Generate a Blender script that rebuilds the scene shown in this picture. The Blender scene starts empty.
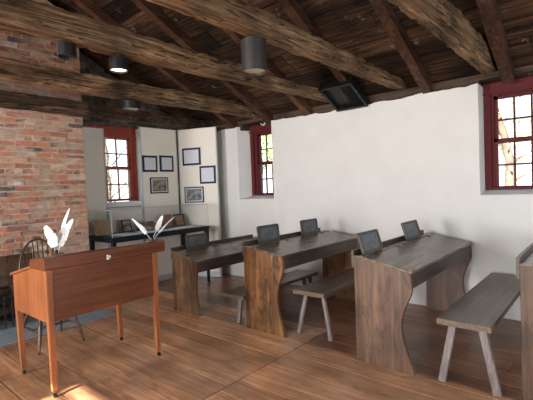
import bpy, math, random
from mathutils import Vector, Matrix, noise
random.seed(7)
C = bpy.context.scene.collection
PI = math.pi
SC = bpy.context.scene
# ------------------------------------------------------------ camera
CAM_F, YAW, PITCH, ROLL = 399.64, 0.7092255, 0.0292133, -0.0389271
cy, sy, cp, sp = math.cos(YAW), math.sin(YAW), math.cos(PITCH), math.sin(PITCH)
F = Vector((-sy*cp, cy*cp, -sp)); R0 = Vector((cy, sy, 0)); U0 = R0.cross(F)
c_, s_ = math.cos(ROLL), math.sin(ROLL)
RR = c_*R0 + s_*U0; UU = -s_*R0 + c_*U0
cd = bpy.data.cameras.new('camera'); cam = bpy.data.objects.new('camera', cd); C.objects.link(cam)
cam.matrix_world = Matrix(((RR.x, UU.x, -F.x, 0), (RR.y, UU.y, -F.y, 0), (RR.z, UU.z, -F.z, 1.5), (0, 0, 0, 1)))
cd.sensor_fit = 'HORIZONTAL'; cd.sensor_width = 36; cd.lens = CAM_F/533*36; cd.clip_start = .05; cd.clip_end = 300
SC.camera = cam
# ------------------------------------------------------------ light
SC.view_settings.view_transform = 'Standard'; SC.view_settings.look = 'None'
SC.view_settings.exposure = 0.08; SC.view_settings.gamma = 1; SC.view_settings.use_curve_mapping = False
w = bpy.data.worlds.new('sky'); SC.world = w; w.use_nodes = True
wn = w.node_tree.nodes; wl = w.node_tree.links
bg = wn['Background']; bg.inputs['Strength'].default_value = 2.2
wtc = wn.new('ShaderNodeTexCoord'); wsep = wn.new('ShaderNodeSeparateXYZ'); wr = wn.new('ShaderNodeValToRGB')
wl.new(wtc.outputs['Generated'], wsep.inputs[0]); wl.new(wsep.outputs['Z'], wr.inputs[0])
wr.color_ramp.elements[0].position = 0.0; wr.color_ramp.elements[0].color = (.86, .93, 1, 1)
wr.color_ramp.elements[1].position = .6; wr.color_ramp.elements[1].color = (.5, .7, 1, 1)
wl.new(wr.outputs[0], bg.inputs['Color'])

def lamp(name, kind, loc, d, energy, col, **k):
    l = bpy.data.lights.new(name, kind); o = bpy.data.objects.new(name, l); C.objects.link(o)
    o.location = loc; o.rotation_euler = Vector(d).to_track_quat('-Z', 'Y').to_euler()
    l.energy = energy; l.color = col
    for a, b in k.items(): setattr(l, a, b)
    return o
lamp('sun', 'SUN', (0, -10, 8), (-.12, 1, -.50), 38.0, (1, .93, .82), angle=math.radians(.6))
# daylight entering through the openings behind the camera
lamp('daylight_window', 'AREA', (-4.2, -3.75, 1.75), (.0, 1, -.02), 265, (.95, .97, 1), shape='RECTANGLE', size=1.2, size_y=1.5)
lamp('daylight_window', 'AREA', (-.98, -3.75, 1.6), (-.05, 1, -.08), 195, (.95, .97, 1), shape='RECTANGLE', size=1.8, size_y=1.9)
lamp('daylight_door', 'AREA', (3.35, 1.7, 1.4), (-1, .25, -.05), 95, (.86, .93, 1), shape='RECTANGLE', size=2.2, size_y=2.0)

# ------------------------------------------------------------ materials
def nm(name):
    m = bpy.data.materials.new(name); m.use_nodes = True
    nt = m.node_tree; return m, nt, nt.nodes['Principled BSDF']
def col(c): return (c[0], c[1], c[2], 1)
def plain(name, c, rough=.6, metal=0, var=.08, scale=20, bump=0):
    m, nt, b = nm(name)
    tc = nt.nodes.new('ShaderNodeTexCoord'); n = nt.nodes.new('ShaderNodeTexNoise'); n.inputs['Scale'].default_value = scale; n.inputs['Detail'].default_value = 5
    nt.links.new(tc.outputs['Object'], n.inputs['Vector'])
    r = nt.nodes.new('ShaderNodeValToRGB'); r.color_ramp.elements[0].position = .3; r.color_ramp.elements[1].position = .7
    r.color_ramp.elements[0].color = col([x*(1-var) for x in c]); r.color_ramp.elements[1].color = col([min(1, x*(1+var)) for x in c])
    nt.links.new(n.outputs['Fac'], r.inputs[0]); nt.links.new(r.outputs[0], b.inputs['Base Color'])
    b.inputs['Roughness'].default_value = rough; b.inputs['Metallic'].default_value = metal
    if not metal: b.inputs['Specular IOR Level'].default_value = .3
    if bump:
        bp = nt.nodes.new('ShaderNodeBump'); bp.inputs['Strength'].default_value = bump; bp.inputs['Distance'].default_value = .01
        nt.links.new(n.outputs['Fac'], bp.inputs['Height']); nt.links.new(bp.outputs[0], b.inputs['Normal'])
    return m
def wood(name, dark, mid, light, axis='y', rough=.5, bump=.25, scale=1.0, rnd=0.0, spec=.5, blot=.45):
    """grain runs along axis (object space)"""
    m, nt, b = nm(name); N = nt.nodes; L = nt.links
    tc = N.new('ShaderNodeTexCoord'); mp = N.new('ShaderNodeMapping')
    s = {'x': (1.7, 34, 34), 'y': (34, 1.7, 34), 'z': (34, 34, 1.7)}[axis]
    mp.inputs['Scale'].default_value = [v*scale for v in s]
    L.new(tc.outputs['Object'], mp.inputs['Vector'])
    if rnd:
        at = N.new('ShaderNodeAttribute'); at.attribute_name = 'rnd'
        ml = N.new('ShaderNodeMath'); ml.operation = 'MULTIPLY'; ml.inputs[1].default_value = 37
        cb = N.new('ShaderNodeCombineXYZ'); L.new(at.outputs['Fac'], ml.inputs[0])
        for i in range(3): L.new(ml.outputs[0], cb.inputs[i])
        L.new(cb.outputs[0], mp.inputs['Location'])
    n = N.new('ShaderNodeTexNoise'); n.inputs['Scale'].default_value = 1; n.inputs['Detail'].default_value = 9; n.inputs['Roughness'].default_value = .65; n.inputs['Distortion'].default_value = .8
    L.new(mp.outputs[0], n.inputs['Vector'])
    r = N.new('ShaderNodeValToRGB'); e = r.color_ramp.elements
    e[0].position = .28; e[0].color = col(dark); e[1].position = .72; e[1].color = col(light)
    x = e.new(.5); x.color = col(mid)
    L.new(n.outputs['Fac'], r.inputs[0])
    n2 = N.new('ShaderNodeTexNoise'); n2.inputs['Scale'].default_value = 3.2*scale; n2.inputs['Detail'].default_value = 3
    L.new(tc.outputs['Object'], n2.inputs['Vector'])
    mr = N.new('ShaderNodeMapRange'); mr.inputs[1].default_value = .3; mr.inputs[2].default_value = .7; mr.inputs[3].default_value = 1-blot; mr.inputs[4].default_value = 1+blot*.7
    L.new(n2.outputs['Fac'], mr.inputs[0])
    mx = N.new('ShaderNodeMix'); mx.data_type = 'RGBA'; mx.blend_type = 'MULTIPLY'; mx.inputs[0].default_value = 1
    L.new(r.outputs[0], mx.inputs[6]); L.new(mr.outputs[0], mx.inputs[7]); out = mx.outputs[2]
    if rnd:
        m2 = N.new('ShaderNodeMapRange'); m2.inputs[3].default_value = 1-rnd; m2.inputs[4].default_value = 1+rnd
        L.new(at.outputs['Fac'], m2.inputs[0])
        my = N.new('ShaderNodeMix'); my.data_type = 'RGBA'; my.blend_type = 'MULTIPLY'; my.inputs[0].default_value = 1
        L.new(out, my.inputs[6]); L.new(m2.outputs[0], my.inputs[7]); out = my.outputs[2]
    L.new(out, b.inputs['Base Color'])
    b.inputs['Roughness'].default_value = rough; b.inputs['Specular IOR Level'].default_value = spec
    bp = N.new('ShaderNodeBump'); bp.inputs['Strength'].default_value = bump; bp.inputs['Distance'].default_value = .01
    L.new(n.outputs['Fac'], bp.inputs['Height']); L.new(bp.outputs[0], b.inputs['Normal'])
    return m
def ramp_attr(name, stops, rough=.85, bump=.5, scale=25, const=False, mot=.35):
    m, nt, b = nm(name); N = nt.nodes; L = nt.links
    at = N.new('ShaderNodeAttribute'); at.attribute_name = 'rnd'
    r = N.new('ShaderNodeValToRGB'); e = r.color_ramp.elements
    if const: r.color_ramp.interpolation = 'CONSTANT'
    e[0].position, e[0].color = stops[0][0], col(stops[0][1]); e[1].position, e[1].color = stops[-1][0], col(stops[-1][1])
    for p, c in stops[1:-1]: q = e.new(p); q.color = col(c)
    L.new(at.outputs['Fac'], r.inputs[0])
    tc = N.new('ShaderNodeTexCoord'); n = N.new('ShaderNodeTexNoise'); n.inputs['Scale'].default_value = scale; n.inputs['Detail'].default_value = 7; n.inputs['Roughness'].default_value = .7
    L.new(tc.outputs['Object'], n.inputs['Vector'])
    mr = N.new('ShaderNodeMapRange'); mr.inputs[1].default_value = .3; mr.inputs[2].default_value = .7; mr.inputs[3].default_value = 1-mot; mr.inputs[4].default_value = 1+mot
    L.new(n.outputs['Fac'], mr.inputs[0])
    mx = N.new('ShaderNodeMix'); mx.data_type = 'RGBA'; mx.blend_type = 'MULTIPLY'; mx.inputs[0].default_value = 1
    L.new(r.outputs[0], mx.inputs[6]); L.new(mr.outputs[0], mx.inputs[7]); L.new(mx.outputs[2], b.inputs['Base Color'])
    b.inputs['Roughness'].default_value = rough
    bp = N.new('ShaderNodeBump'); bp.inputs['Strength'].default_value = bump; bp.inputs['Distance'].default_value = .012
    L.new(n.outputs['Fac'], bp.inputs['Height']); L.new(bp.outputs[0], b.inputs['Normal'])
    return m
def cracks(m, axis, lo=.40, hi=.47, dark=.22, cross=34, along=2.2):
    nt = m.node_tree; N = nt.nodes; L = nt.links; b = N['Principled BSDF']; src = b.inputs['Base Color'].links[0].from_socket
    tc = N.new('ShaderNodeTexCoord'); mp = N.new('ShaderNodeMapping'); k = {'x': 0, 'y': 1, 'z': 2}[axis]; sc = [cross]*3; sc[k] = along
    mp.inputs['Scale'].default_value = sc; mp.inputs['Location'].default_value = (5, 3, 8); L.new(tc.outputs['Object'], mp.inputs[0])
    n = N.new('ShaderNodeTexNoise'); n.inputs['Scale'].default_value = 1; n.inputs['Detail'].default_value = 4; n.inputs['Roughness'].default_value = .6; n.inputs['Distortion'].default_value = 1.2; L.new(mp.outputs[0], n.inputs['Vector'])
    r = N.new('ShaderNodeValToRGB'); r.color_ramp.elements[0].position = lo; r.color_ramp.elements[1].position = hi
    r.color_ramp.elements[0].color = (dark, dark, dark, 1); L.new(n.outputs['Fac'], r.inputs[0])
    x = N.new('ShaderNodeMix'); x.data_type = 'RGBA'; x.blend_type = 'MULTIPLY'; x.inputs[0].default_value = 1; L.new(src, x.inputs[6]); L.new(r.outputs[0], x.inputs[7]); L.new(x.outputs[2], b.inputs['Base Color'])
def smear(m, c, thr, sc):
    nt = m.node_tree; N = nt.nodes; L = nt.links; b = N['Principled BSDF']; src = b.inputs['Base Color'].links[0].from_socket
    tc = N.new('ShaderNodeTexCoord'); n = N.new('ShaderNodeTexNoise'); n.inputs['Scale'].default_value = sc; n.inputs['Detail'].default_value = 8; n.inputs['Roughness'].default_value = .7
    mp = N.new('ShaderNodeMapping'); mp.inputs['Scale'].default_value = (1, .5, 1.3); L.new(tc.outputs['Object'], mp.inputs[0]); L.new(mp.outputs[0], n.inputs['Vector'])
    r = N.new('ShaderNodeValToRGB'); r.color_ramp.elements[0].position = thr; r.color_ramp.elements[1].position = thr+.12; L.new(n.outputs['Fac'], r.inputs[0])
    x = N.new('ShaderNodeMix'); x.data_type = 'RGBA'; L.new(r.outputs[0], x.inputs[0]); L.new(src, x.inputs[6]); x.inputs[7].default_value = col(c); L.new(x.outputs[2], b.inputs['Base Color'])
def glass(name, tint=(1, 1, 1), refl=.05):
    m = bpy.data.materials.new(name); m.use_nodes = True; nt = m.node_tree; N = nt.nodes; N.clear(); L = nt.links
    o = N.new('ShaderNodeOutputMaterial'); t = N.new('ShaderNodeBsdfTransparent'); g = N.new('ShaderNodeBsdfGlossy'); x = N.new('ShaderNodeMixShader'); f = N.new('ShaderNodeLayerWeight')
    t.inputs[0].default_value = col(tint); g.inputs['Roughness'].default_value = .03; f.inputs['Blend'].default_value = .35
    mr = N.new('ShaderNodeMapRange'); mr.inputs[3].default_value = refl; mr.inputs[4].default_value = .35
    L.new(f.outputs['Facing'], mr.inputs[0]); 
    p = N.new('ShaderNodeMath'); p.operation = 'POWER'; p.inputs[1].default_value = 3; L.new(f.outputs['Facing'], p.inputs[0]); L.new(p.outputs[0], mr.inputs[0])
    L.new(mr.outputs[0], x.inputs[0]); L.new(t.outputs[0], x.inputs[1]); L.new(g.outputs[0], x.inputs[2]); L.new(x.outputs[0], o.inputs[0])
    return m
def paper(name, base=(.80, .80, .82), ink=(.45, .45, .5), freq=70, axis=2):
    m, nt, b = nm(name); N = nt.nodes; L = nt.links
    tc = N.new('ShaderNodeTexCoord'); se = N.new('ShaderNodeSeparateXYZ'); L.new(tc.outputs['Object'], se.inputs[0])
    a = N.new('ShaderNodeMath'); a.operation = 'MULTIPLY'; a.inputs[1].default_value = freq*2*PI; L.new(se.outputs[axis], a.inputs[0])
    s = N.new('ShaderNodeMath'); s.operation = 'SINE'; L.new(a.outputs[0], s.inputs[0])
    n = N.new('ShaderNodeTexNoise'); n.inputs['Scale'].default_value = 120; L.new(tc.outputs['Object'], n.inputs[0])
    ad = N.new('ShaderNodeMath'); ad.operation = 'ADD'; L.new(s.outputs[0], ad.inputs[0]); L.new(n.outputs['Fac'], ad.inputs[1])
    r = N.new('ShaderNodeValToRGB'); r.color_ramp.elements[0].position = .55; r.color_ramp.elements[1].position = .95
    r.color_ramp.elements[0].color = col(base); r.color_ramp.elements[1].color = col(ink)
    L.new(ad.outputs[0], r.inputs[0]); L.new(r.outputs[0], b.inputs['Base Color']); b.inputs['Roughness'].default_value = .7
    return m
M = {}
M['plaster'] = plain('white_plaster', (.76, .735, .69), .85, 0, .03, 3.0, .35)
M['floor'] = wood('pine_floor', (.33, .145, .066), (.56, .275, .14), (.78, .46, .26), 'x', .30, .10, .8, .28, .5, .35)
M['floor_dark'] = wood('darker_pine_floor', (.15, .064, .035), (.285, .13, .07), (.43, .22, .13), 'x', .30, .12, .8, .25, .5, .35)  # darker tone for the boards towards the desks and back wall
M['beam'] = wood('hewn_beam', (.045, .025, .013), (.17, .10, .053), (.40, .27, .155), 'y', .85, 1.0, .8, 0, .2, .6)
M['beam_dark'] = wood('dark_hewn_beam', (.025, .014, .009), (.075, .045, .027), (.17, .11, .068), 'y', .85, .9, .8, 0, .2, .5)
cracks(M['floor'], 'x', .30, .46, .72, 6, 2.5)
cracks(M['beam'], 'y'); cracks(M['beam_dark'], 'y')
M['rafter'] = wood('rafter_wood', (.03, .013, .008), (.08, .035, .019), (.15, .075, .042), 'y', .8, .5, .9, .25, .25, .45)
M['board'] = wood('roof_board', (.010, .005, .003), (.042, .021, .011), (.13, .07, .035), 'x', .85, .5, .7, .5, .2, .6)
cracks(M['board'], 'x', .38, .46, .3, 24, 1.6); smear(M['board'], (.33, .28, .2), .62, 5)
M['brick'] = ramp_attr('old_brick', [(0, (.50, .21, .12)), (.22, (.38, .15, .09)), (.42, (.55, .31, .20)), (.6, (.28, .12, .08)), (.74, (.46, .19, .11)), (.84, (.12, .09, .085)), (.91, (.58, .42, .31)), (.97, (.66, .58, .5))], .9, .5, 22, True, .3)
smear(M['brick'], (.40, .30, .22), .47, 7)
M['mortar'] = plain('lime_mortar', (.46, .37, .29), .95, 0, .25, 12, .4)
M['soot'] = plain('sooty_brick', (.17, .12, .09), .95, 0, .35, 12, .5)
M['stone'] = ramp_attr('rubble_stone', [(0, (.10, .085, .07)), (.4, (.20, .17, .14)), (.8, (.32, .27, .22)), (1, (.13, .11, .1))], .95, .8, 14, False, .5)
M['firebrick'] = ramp_attr('sooty_firebrick', [(0, (.17, .11, .075)), (.4, (.22, .14, .10)), (.7, (.13, .085, .06)), (1, (.26, .19, .14))], .95, .5, 15, False, .4)
M['hearth'] = plain('grey_hearth_stone', (.25, .29, .31), .7, 0, .15, 6, .2)
M['panel'] = plain('cream_panel', (.84, .775, .665), .75, 0, .02, 4)
M['panel_edge'] = plain('panel_edge_grey', (.50, .51, .53), .5, .2, .05)
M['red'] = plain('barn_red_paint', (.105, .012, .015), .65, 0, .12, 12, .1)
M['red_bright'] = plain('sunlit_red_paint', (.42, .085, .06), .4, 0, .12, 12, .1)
M['glass'] = glass('window_glass'); M['case_glass'] = glass('case_glass', (.985, .99, .99), .012)
M['sidepanel2'] = wood('knotty_brown_pine', (.05, .02, .007), (.19, .083, .028), (.33, .155, .055), 'z', .45, .3, .5, 0, .5, .6)
M['sidepanel3'] = wood('worn_brown_pine', (.055, .026, .014), (.14, .072, .040), (.23, .128, .075), 'z', .42, .25, .5, 0, .5, .45)
M['sidepanel1'] = wood('dark_brown_pine', (.05, .022, .010), (.135, .064, .028), (.24, .125, .06), 'z', .5, .3, .5, 0, .5, .5)
cracks(M['sidepanel2'], 'z', .34, .50, .30, 9, 4); cracks(M['sidepanel3'], 'z', .34, .48, .5, 9, 3); cracks(M['sidepanel1'], 'z', .34, .5, .4, 9, 3)
M['desktop'] = wood('grey_brown_desktop', (.07, .047, .030), (.155, .108, .07), (.25, .18, .12), 'y', .27, .12, .7, 0, .6, .3)
M['apron'] = wood('dark_desk_apron', (.04, .026, .019), (.085, .056, .04), (.14, .095, .068), 'y', .38, .15, .8, 0, .5, .35)
M['bench'] = wood('grey_bench_top', (.065, .045, .029), (.15, .105, .07), (.25, .18, .12), 'y', .3, .12, .7, 0, .6, .3)
M['benchleg'] = wood('grey_bench_leg', (.12, .09, .08), (.22, .175, .16), (.34, .28, .26), 'z', .5, .15, 1, 0, .5, .25)
M['teacher'] = wood('orange_cherry_shaded', (.085, .022, .007), (.14, .040, .013), (.20, .065, .022), 'y', .35, .06, .7, 0, .5, .22)  # front wood darkened: shade on that face is put into the colour
M['teacher_leg_lit'] = wood('orange_cherry_leg_lit', (.21, .065, .022), (.31, .105, .036), (.40, .155, .06), 'z', .35, .06, .7, 0, .5, .2)
M['chair'] = wood('dark_chair_wood', (.035, .016, .010), (.09, .042, .025), (.17, .085, .05), 'z', .35, .1, 1, 0, .5, .3)
M['slateframe'] = wood('slate_frame_wood', (.03, .022, .017), (.075, .056, .043), (.14, .11, .09), 'z', .5, .15, 1.5, 0, .5, .2)
M['slate'] = plain('grey_slate', (.12, .135, .15), .38, 0, .3, 16, .05)
M['navy'] = plain('black_navy_paint', (.007, .009, .015), .4, 0, .1)
M['mat'] = plain('navy_mat', (.012, .015, .055), .5, 0, .05)
M['white'] = plain('white_card', (.78, .78, .78), .7, 0, .02)
M['text'] = paper('printed_sheet'); M['sheet'] = paper('handwritten_sheet', (.93, .95, 1.0), (.62, .67, .75), 40, 1)
M['photo'] = plain('sepia_photo', (.22, .18, .14), .4, 0, .95, 14); M['photo2'] = plain('grey_photo', (.16, .17, .17), .4, 0, 1.0, 14)
M['black'] = plain('black_metal', (.012, .012, .013), .4, .3, .1)
M['can'] = plain('bronze_can', (.045, .042, .04), .45, .4, .1)
M['can_in'] = plain('can_reflector', (.62, .53, .36), .3, .3, .05)
M['chrome'] = plain('chrome_metal', (.75, .75, .75), .2, 1, .05)
M['brass'] = plain('brass_metal', (.42, .33, .18), .35, 1, .1)
M['feather'] = plain('white_feather', (.80, .80, .78), .8, 0, .04, 60, .2)
M['shaft'] = plain('quill_shaft', (.62, .48, .42), .5, 0, .1)
M['leaf'] = plain('green_leaf', (.26, .42, .10), .7, 0, .35, 4)
M['leafy'] = plain('pale_leaf', (.40, .42, .20), .7, 0, .35, 4)
M['bark'] = plain('tree_bark', (.10, .075, .055), .9, 0, .3, 8, .4)
M['grass'] = plain('lawn_grass', (.20, .30, .10), .9, 0, .3, 3)
M['bookbrown'] = plain('brown_leather', (.20, .11, .065), .55, 0, .2, 14, .2)
M['photoframe'] = plain('tan_frame', (.36, .24, .15), .5, 0, .2)
M['plate'] = wood('wall_plate_wood', (.03, .02, .014), (.085, .055, .036), (.15, .10, .07), 'x', .85, .5, .8, 0, .2, .4)
m, nt, b = nm('lit_lens'); b.inputs['Base Color'].default_value = (1, .95, .8, 1); b.inputs['Emission Color'].default_value = (1, .93, .72, 1); b.inputs['Emission Strength'].default_value = 2.2; M['lens'] = m

# ------------------------------------------------------------ mesh helpers
class MB:
    def __init__(s): s.v = []; s.f = []; s.a = []; s.mi = []
    def add(s, vs, fs, a=0.0, mi=0):
        n = len(s.v); s.v += [tuple(p) for p in vs]
        for f in fs: s.f.append([n+i for i in f]); s.a.append(a); s.mi.append(mi)
        return s
    def box(s, x0, x1, y0, y1, z0, z1, a=0.0, mi=0, mat=None, jit=0):
        vs = [Vector((x, y, z)) for x in (x0, x1) for y in (y0, y1) for z in (z0, z1)]
        if jit: vs = [v+Vector([random.uniform(-jit, jit) for _ in range(3)]) for v in vs]
        if mat: vs = [mat @ v for v in vs]
        return s.add(vs, [(0, 1, 3, 2), (4, 6, 7, 5), (0, 4, 5, 1), (2, 3, 7, 6), (0, 2, 6, 4), (1, 5, 7, 3)], a, mi)
    def bar(s, p, q, w, d=None, w2=None, d2=None, up=(0, 0, 1), a=0, mi=0):
        """square bar from p to q, w wide, d deep, optional taper"""
        p = Vector(p); q = Vector(q); d = d or w; w2 = w2 or w; d2 = d2 or d
        t = (q-p).normalized(); u = Vector(up)
        if abs(t.dot(u)) > .95: u = Vector((0, 1, 0))
        sx = t.cross(u).normalized(); sy_ = sx.cross(t)
        vs = []
        for c, ww, dd in ((p, w, d), (q, w2, d2)):
            for i, j in ((-1, -1), (1, -1), (1, 1), (-1, 1)): vs.append(c+sx*(i*ww/2)+sy_*(j*dd/2))
        return s.add(vs, [(3, 2, 1, 0), (4, 5, 6, 7)]+[(k, (k+1) % 4, (k+1) % 4+4, k+4) for k in range(4)], a, mi)
    def tube(s, pts, rad, n=10, a=0, mi=0, cap=True):
        pts = [Vector(p) for p in pts]
        if not isinstance(rad, (list, tuple)): rad = [rad]*len(pts)
        vs = []; fs = []; sx = None
        for i, p in enumerate(pts):
            t = (pts[min(i+1, len(pts)-1)]-pts[max(i-1, 0)]).normalized()
            if sx is None:
                u = Vector((0, 0, 1)) if abs(t.z) < .9 else Vector((1, 0, 0)); sx = t.cross(u).normalized()
            else: sx = (sx-t*sx.dot(t)).normalized()
            sy_ = t.cross(sx)
            for k in range(n):
                an = 2*PI*k/n; vs.append(p+(sx*math.cos(an)+sy_*math.sin(an))*rad[i])
        for i in range(len(pts)-1):
            for k in range(n): fs.append((i*n+k, i*n+(k+1) % n, (i+1)*n+(k+1) % n, (i+1)*n+k))
        if cap: fs.append(tuple(range(n))[::-1]); fs.append(tuple((len(pts)-1)*n+k for k in range(n)))
        return s.add(vs, fs, a, mi)
    def prism(s, prof, axis, lo, hi, a=0, mi=0):
        """prof: 2-D outline; axis 'y': (x,z) extruded along y; 'z': (x,y); 'x': (y,z)"""
        def P(u, v, t): return {'y': (u, t, v), 'z': (u, v, t), 'x': (t, u, v)}[axis]
        n = len(prof); vs = [P(u, v, lo) for u, v in prof]+[P(u, v, hi) for u, v in prof]
        fs = [tuple(range(n)), tuple(range(n, 2*n))[::-1]]+[(k, k+n, (k+1) % n+n, (k+1) % n) for k in range(n)]
        return s.add(vs, fs, a, mi)
    def build(s, name, mats, parent=None, bevel=0, smooth=False):
        me = bpy.data.meshes.new(name); me.from_pydata(s.v, [], s.f); me.validate(); 
        if not isinstance(mats, (list, tuple)): mats = [mats]
        for m in mats: me.materials.append(m)
        at = me.attributes.new('rnd', 'FLOAT', 'FACE')
        if len(s.a) == len(me.polygons):
            at.data.foreach_set('value', s.a); me.polygons.foreach_set('material_index', s.mi)
        import bmesh
        bm = bmesh.new(); bm.from_mesh(me); bmesh.ops.recalc_face_normals(bm, faces=bm.faces); bm.to_mesh(me); bm.free()
        if smooth: me.polygons.foreach_set('use_smooth', [True]*len(me.polygons))
        o = bpy.data.objects.new(name, me); C.objects.link(o)
        if parent: o.parent = parent
        if bevel:
            b = o.modifiers.new('bevel', 'BEVEL'); b.width = bevel; b.segments = 2; b.limit_method = 'ANGLE'; b.angle_limit = math.radians(40)
        return o
def thing(name, label, cat, loc=(0, 0, 0), rot=(0, 0, 0), group=None):
    o = bpy.data.objects.new(name, None); C.objects.link(o); o.location = loc; o.rotation_euler = rot; o.empty_display_size = .1
    return tag(o, label, cat, group)
def tag(o, label, cat, group=None):
    o['label'] = label; o['category'] = cat
    if group: o['group'] = group
    return o
def struct(o): o['kind'] = 'structure'; return o
def fbm(x, y, z): return noise.fractal(Vector((x, y, z)), .8, 2.0, 4)

# ------------------------------------------------------------ floor
XL, XR, YF, YB = -6.05, 3.2, -3.6, 4.88
f = MB(); fd = MB()
def boards(mb, y0, y1, x0, x1, wd, segs):
    y = y0
    while y < y1-.02:
        ye = min(y+wd*random.uniform(.85, 1.15), y1)
        xs = [x0]
        if segs: 
            while xs[-1] < x1-1: xs.append(min(x1, xs[-1]+random.uniform(2.0, 4.2)))
        if xs[-1] < x1: xs.append(x1)
        for a, b_ in zip(xs, xs[1:]):
            mb.box(a+.002, b_-.002, y+.0045, ye-.0045, -.03, 0+random.uniform(-.0008, 0), random.random())
        y = ye
boards(f, YF, 1.80, XL-.3, XR, .235, True)
boards(f, 1.80, 3.09, XL-.3, -2.235, .23, False)
boards(f, 1.80, 3.09, -2.225, XR, .215, False)
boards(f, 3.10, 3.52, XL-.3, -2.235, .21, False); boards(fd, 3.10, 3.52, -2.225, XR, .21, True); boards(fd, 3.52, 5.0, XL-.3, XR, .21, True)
fl = MB()
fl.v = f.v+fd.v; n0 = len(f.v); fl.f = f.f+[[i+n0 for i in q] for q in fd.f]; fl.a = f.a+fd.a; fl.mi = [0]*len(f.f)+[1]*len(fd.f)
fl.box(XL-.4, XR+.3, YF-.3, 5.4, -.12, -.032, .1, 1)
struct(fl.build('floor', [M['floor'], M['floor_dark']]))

# ------------------------------------------------------------ back wall (white plaster, two deep windows)
WT = 2.55
W1 = (-1.08, -.32, -1.075, -.33); W2 = (-4.79, -4.03, -4.70, -4.03)
def wallseg(mb, xa, xb, xa2, xb2, z0, z1, jag):
    """footprint: xa..xb at the room face (y 4.88), xa2..xb2 at y 5.14"""
    if not jag:
        mb.prism([(xa, 4.88), (xb, 4.88), (xb2, 5.14), (xa2, 5.14)], 'z', z0, z1); return
    n = max(2, int((xb-xa)/.06)); tops = []
    for i in range(n+1):
        x = xa+(xb-xa)*i/n
        tops.append(z1+fbm(x*2.2, 3, 1)*.03+(.014*math.floor(2*noise.noise(Vector((x*3.1, 9, 0)))+.5))+random.uniform(-.006, .006))
    nz = 8
    vs = []; fs = []
    for i in range(n+1):
        x = xa+(xb-xa)*i/n
        for k in range(nz+1):
            z = z0+(tops[i]-z0)*k/nz
            vs.append((x, 4.88+(.010*fbm(x*.9, z*.9, 4) if 0 < i < n else 0), z))
    for i in range(n):
        for k in range(nz): a = i*(nz+1)+k; fs.append((a, a+nz+1, a+nz+2, a+1))
    b0 = len(vs)
    for i in range(n+1):
        t = i/n; vs.append((xa2+(xb2-xa2)*t, 5.14, z0)); vs.append((xa2+(xb2-xa2)*t, 5.14, tops[i]-.01))
    for i in range(n): fs.append((i*(nz+1)+nz, (i+1)*(nz+1)+nz, b0+2*i+3, b0+2*i+1)); fs.append((b0+2*i, b0+2*i+1, b0+2*i+3, b0+2*i+2))
    fs.append(tuple(range(0, nz+1))+(b0+1, b0)); e = n*(nz+1); fs.append(tuple(range(e, e+nz+1))[::-1]+(b0+2*n, b0+2*n+1))
    mb.add(vs, fs)
wb = MB()
wallseg(wb, XL, W2[0], XL, W2[2], 0, WT, True)
wallseg(wb, W2[1], W1[0], W2[3], W1[2], 0, WT, True)
wallseg(wb, W1[1], XR+.2, W1[3], XR+.2, 0, WT, True)
for W in (W1, W2):   # sill blocks, gently sloping
    wb.prism([(4.88, 0), (4.88, 1.325), (4.885, 1.335), (5.14, 1.385), (5.14, 0)], 'x', W[0], W[1])
struct(wb.build('wall_back', M['plaster']))
ms = MB()
ms.box(XL, W2[2], 5.142, 5.4, 0, 2.5); ms.box(W2[3], W1[2], 5.142, 5.4, 0, 2.5); ms.box(W1[3], XR+.3, 5.142, 5.4, 0, 2.5)
for W in (W1, W2): ms.box(W[2], W[3], 5.24, 5.4, 0, 1.36)
struct(ms.build('wall_outer', M['stone']))
pl = MB()
pl.box(XL-.3, XR+.3, 5.15, 5.38, 2.66, 2.72); pl.box(XL-.3, W2[2]-.01, 4.94, 5.13, 2.50, 2.64); pl.box(W2[3]+.01, W1[2]-.01, 4.94, 5.13, 2.50, 2.64); pl.box(W1[3]+.01, XR+.2, 4.94, 5.13, 2.50, 2.64)
pl.box(XL-.3, XR+.3, 4.93, 5.13, 2.60, 2.66)
struct(pl.build('trim_1', M['plate']))

# ------------------------------------------------------------ windows
def window(name, width, z0, z1, mat, loc, rz, gz, gw, off):
    """local x along the wall, local -y faces the room; gz list of glass rows"""
    r = struct(bpy.data.objects.new(name, None)); C.objects.link(r); r.location = loc; r.rotation_euler = (0, 0, rz)
    g0, g1 = off, off+gw
    fr = MB()
    fr.box(0, .07, -.02, .10, z0, z1); fr.box(width-.07, width, -.02, .10, z0, z1); fr.box(.07, width-.07, -.02, .10, z1-.17, z1)
    fr.box(.07, width-.07, -.02, .10, z0, z0+.022)
    fr.box(-.0, width, -.045, -.021, z1-.19, z1-.165)          # drip moulding
    fr.build('window_frame', mat, r, .004)
    c2 = MB(); c2.box(.07, g0-.03, .01, .09, z0+.022, z1-.17); c2.box(g1+.03, width-.07, .01, .09, z0+.022, z1-.17); c2.box(g0-.03, g1+.03, .01, .09, gz[0]+.03, z1-.17)
    c2.build('window_casing', mat, r, .003)
    for nme, (a, b_, c, yy) in (('upper_sash', (gz[0], gz[1], gz[2], .05)), ('lower_sash', (gz[2], gz[3], gz[4], .02))):
        s = MB(); s.box(g0-.03, g0+.005, yy, yy+.03, c, a+.03); s.box(g1-.005, g1+.03, yy, yy+.03, c, a+.03)
        s.box(g0-.03, g1+.03, yy, yy+.03, a-.004, a+.03); s.box(g0-.03, g1+.03, yy, yy+.03, c-.022, c+.008)
        for k in (1, 2): x = g0+gw*k/3; s.box(x-.010, x+.010, yy+.004, yy+.026, c, a)
        s.box(g0, g1, yy+.004, yy+.026, b_-.010, b_+.010)
        so = s.build(nme, mat, r)
        p = MB(); p.box(g0, g1, yy+.013, yy+.017, c, a); p.build('pane', M['glass'], so)
    return r
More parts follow.
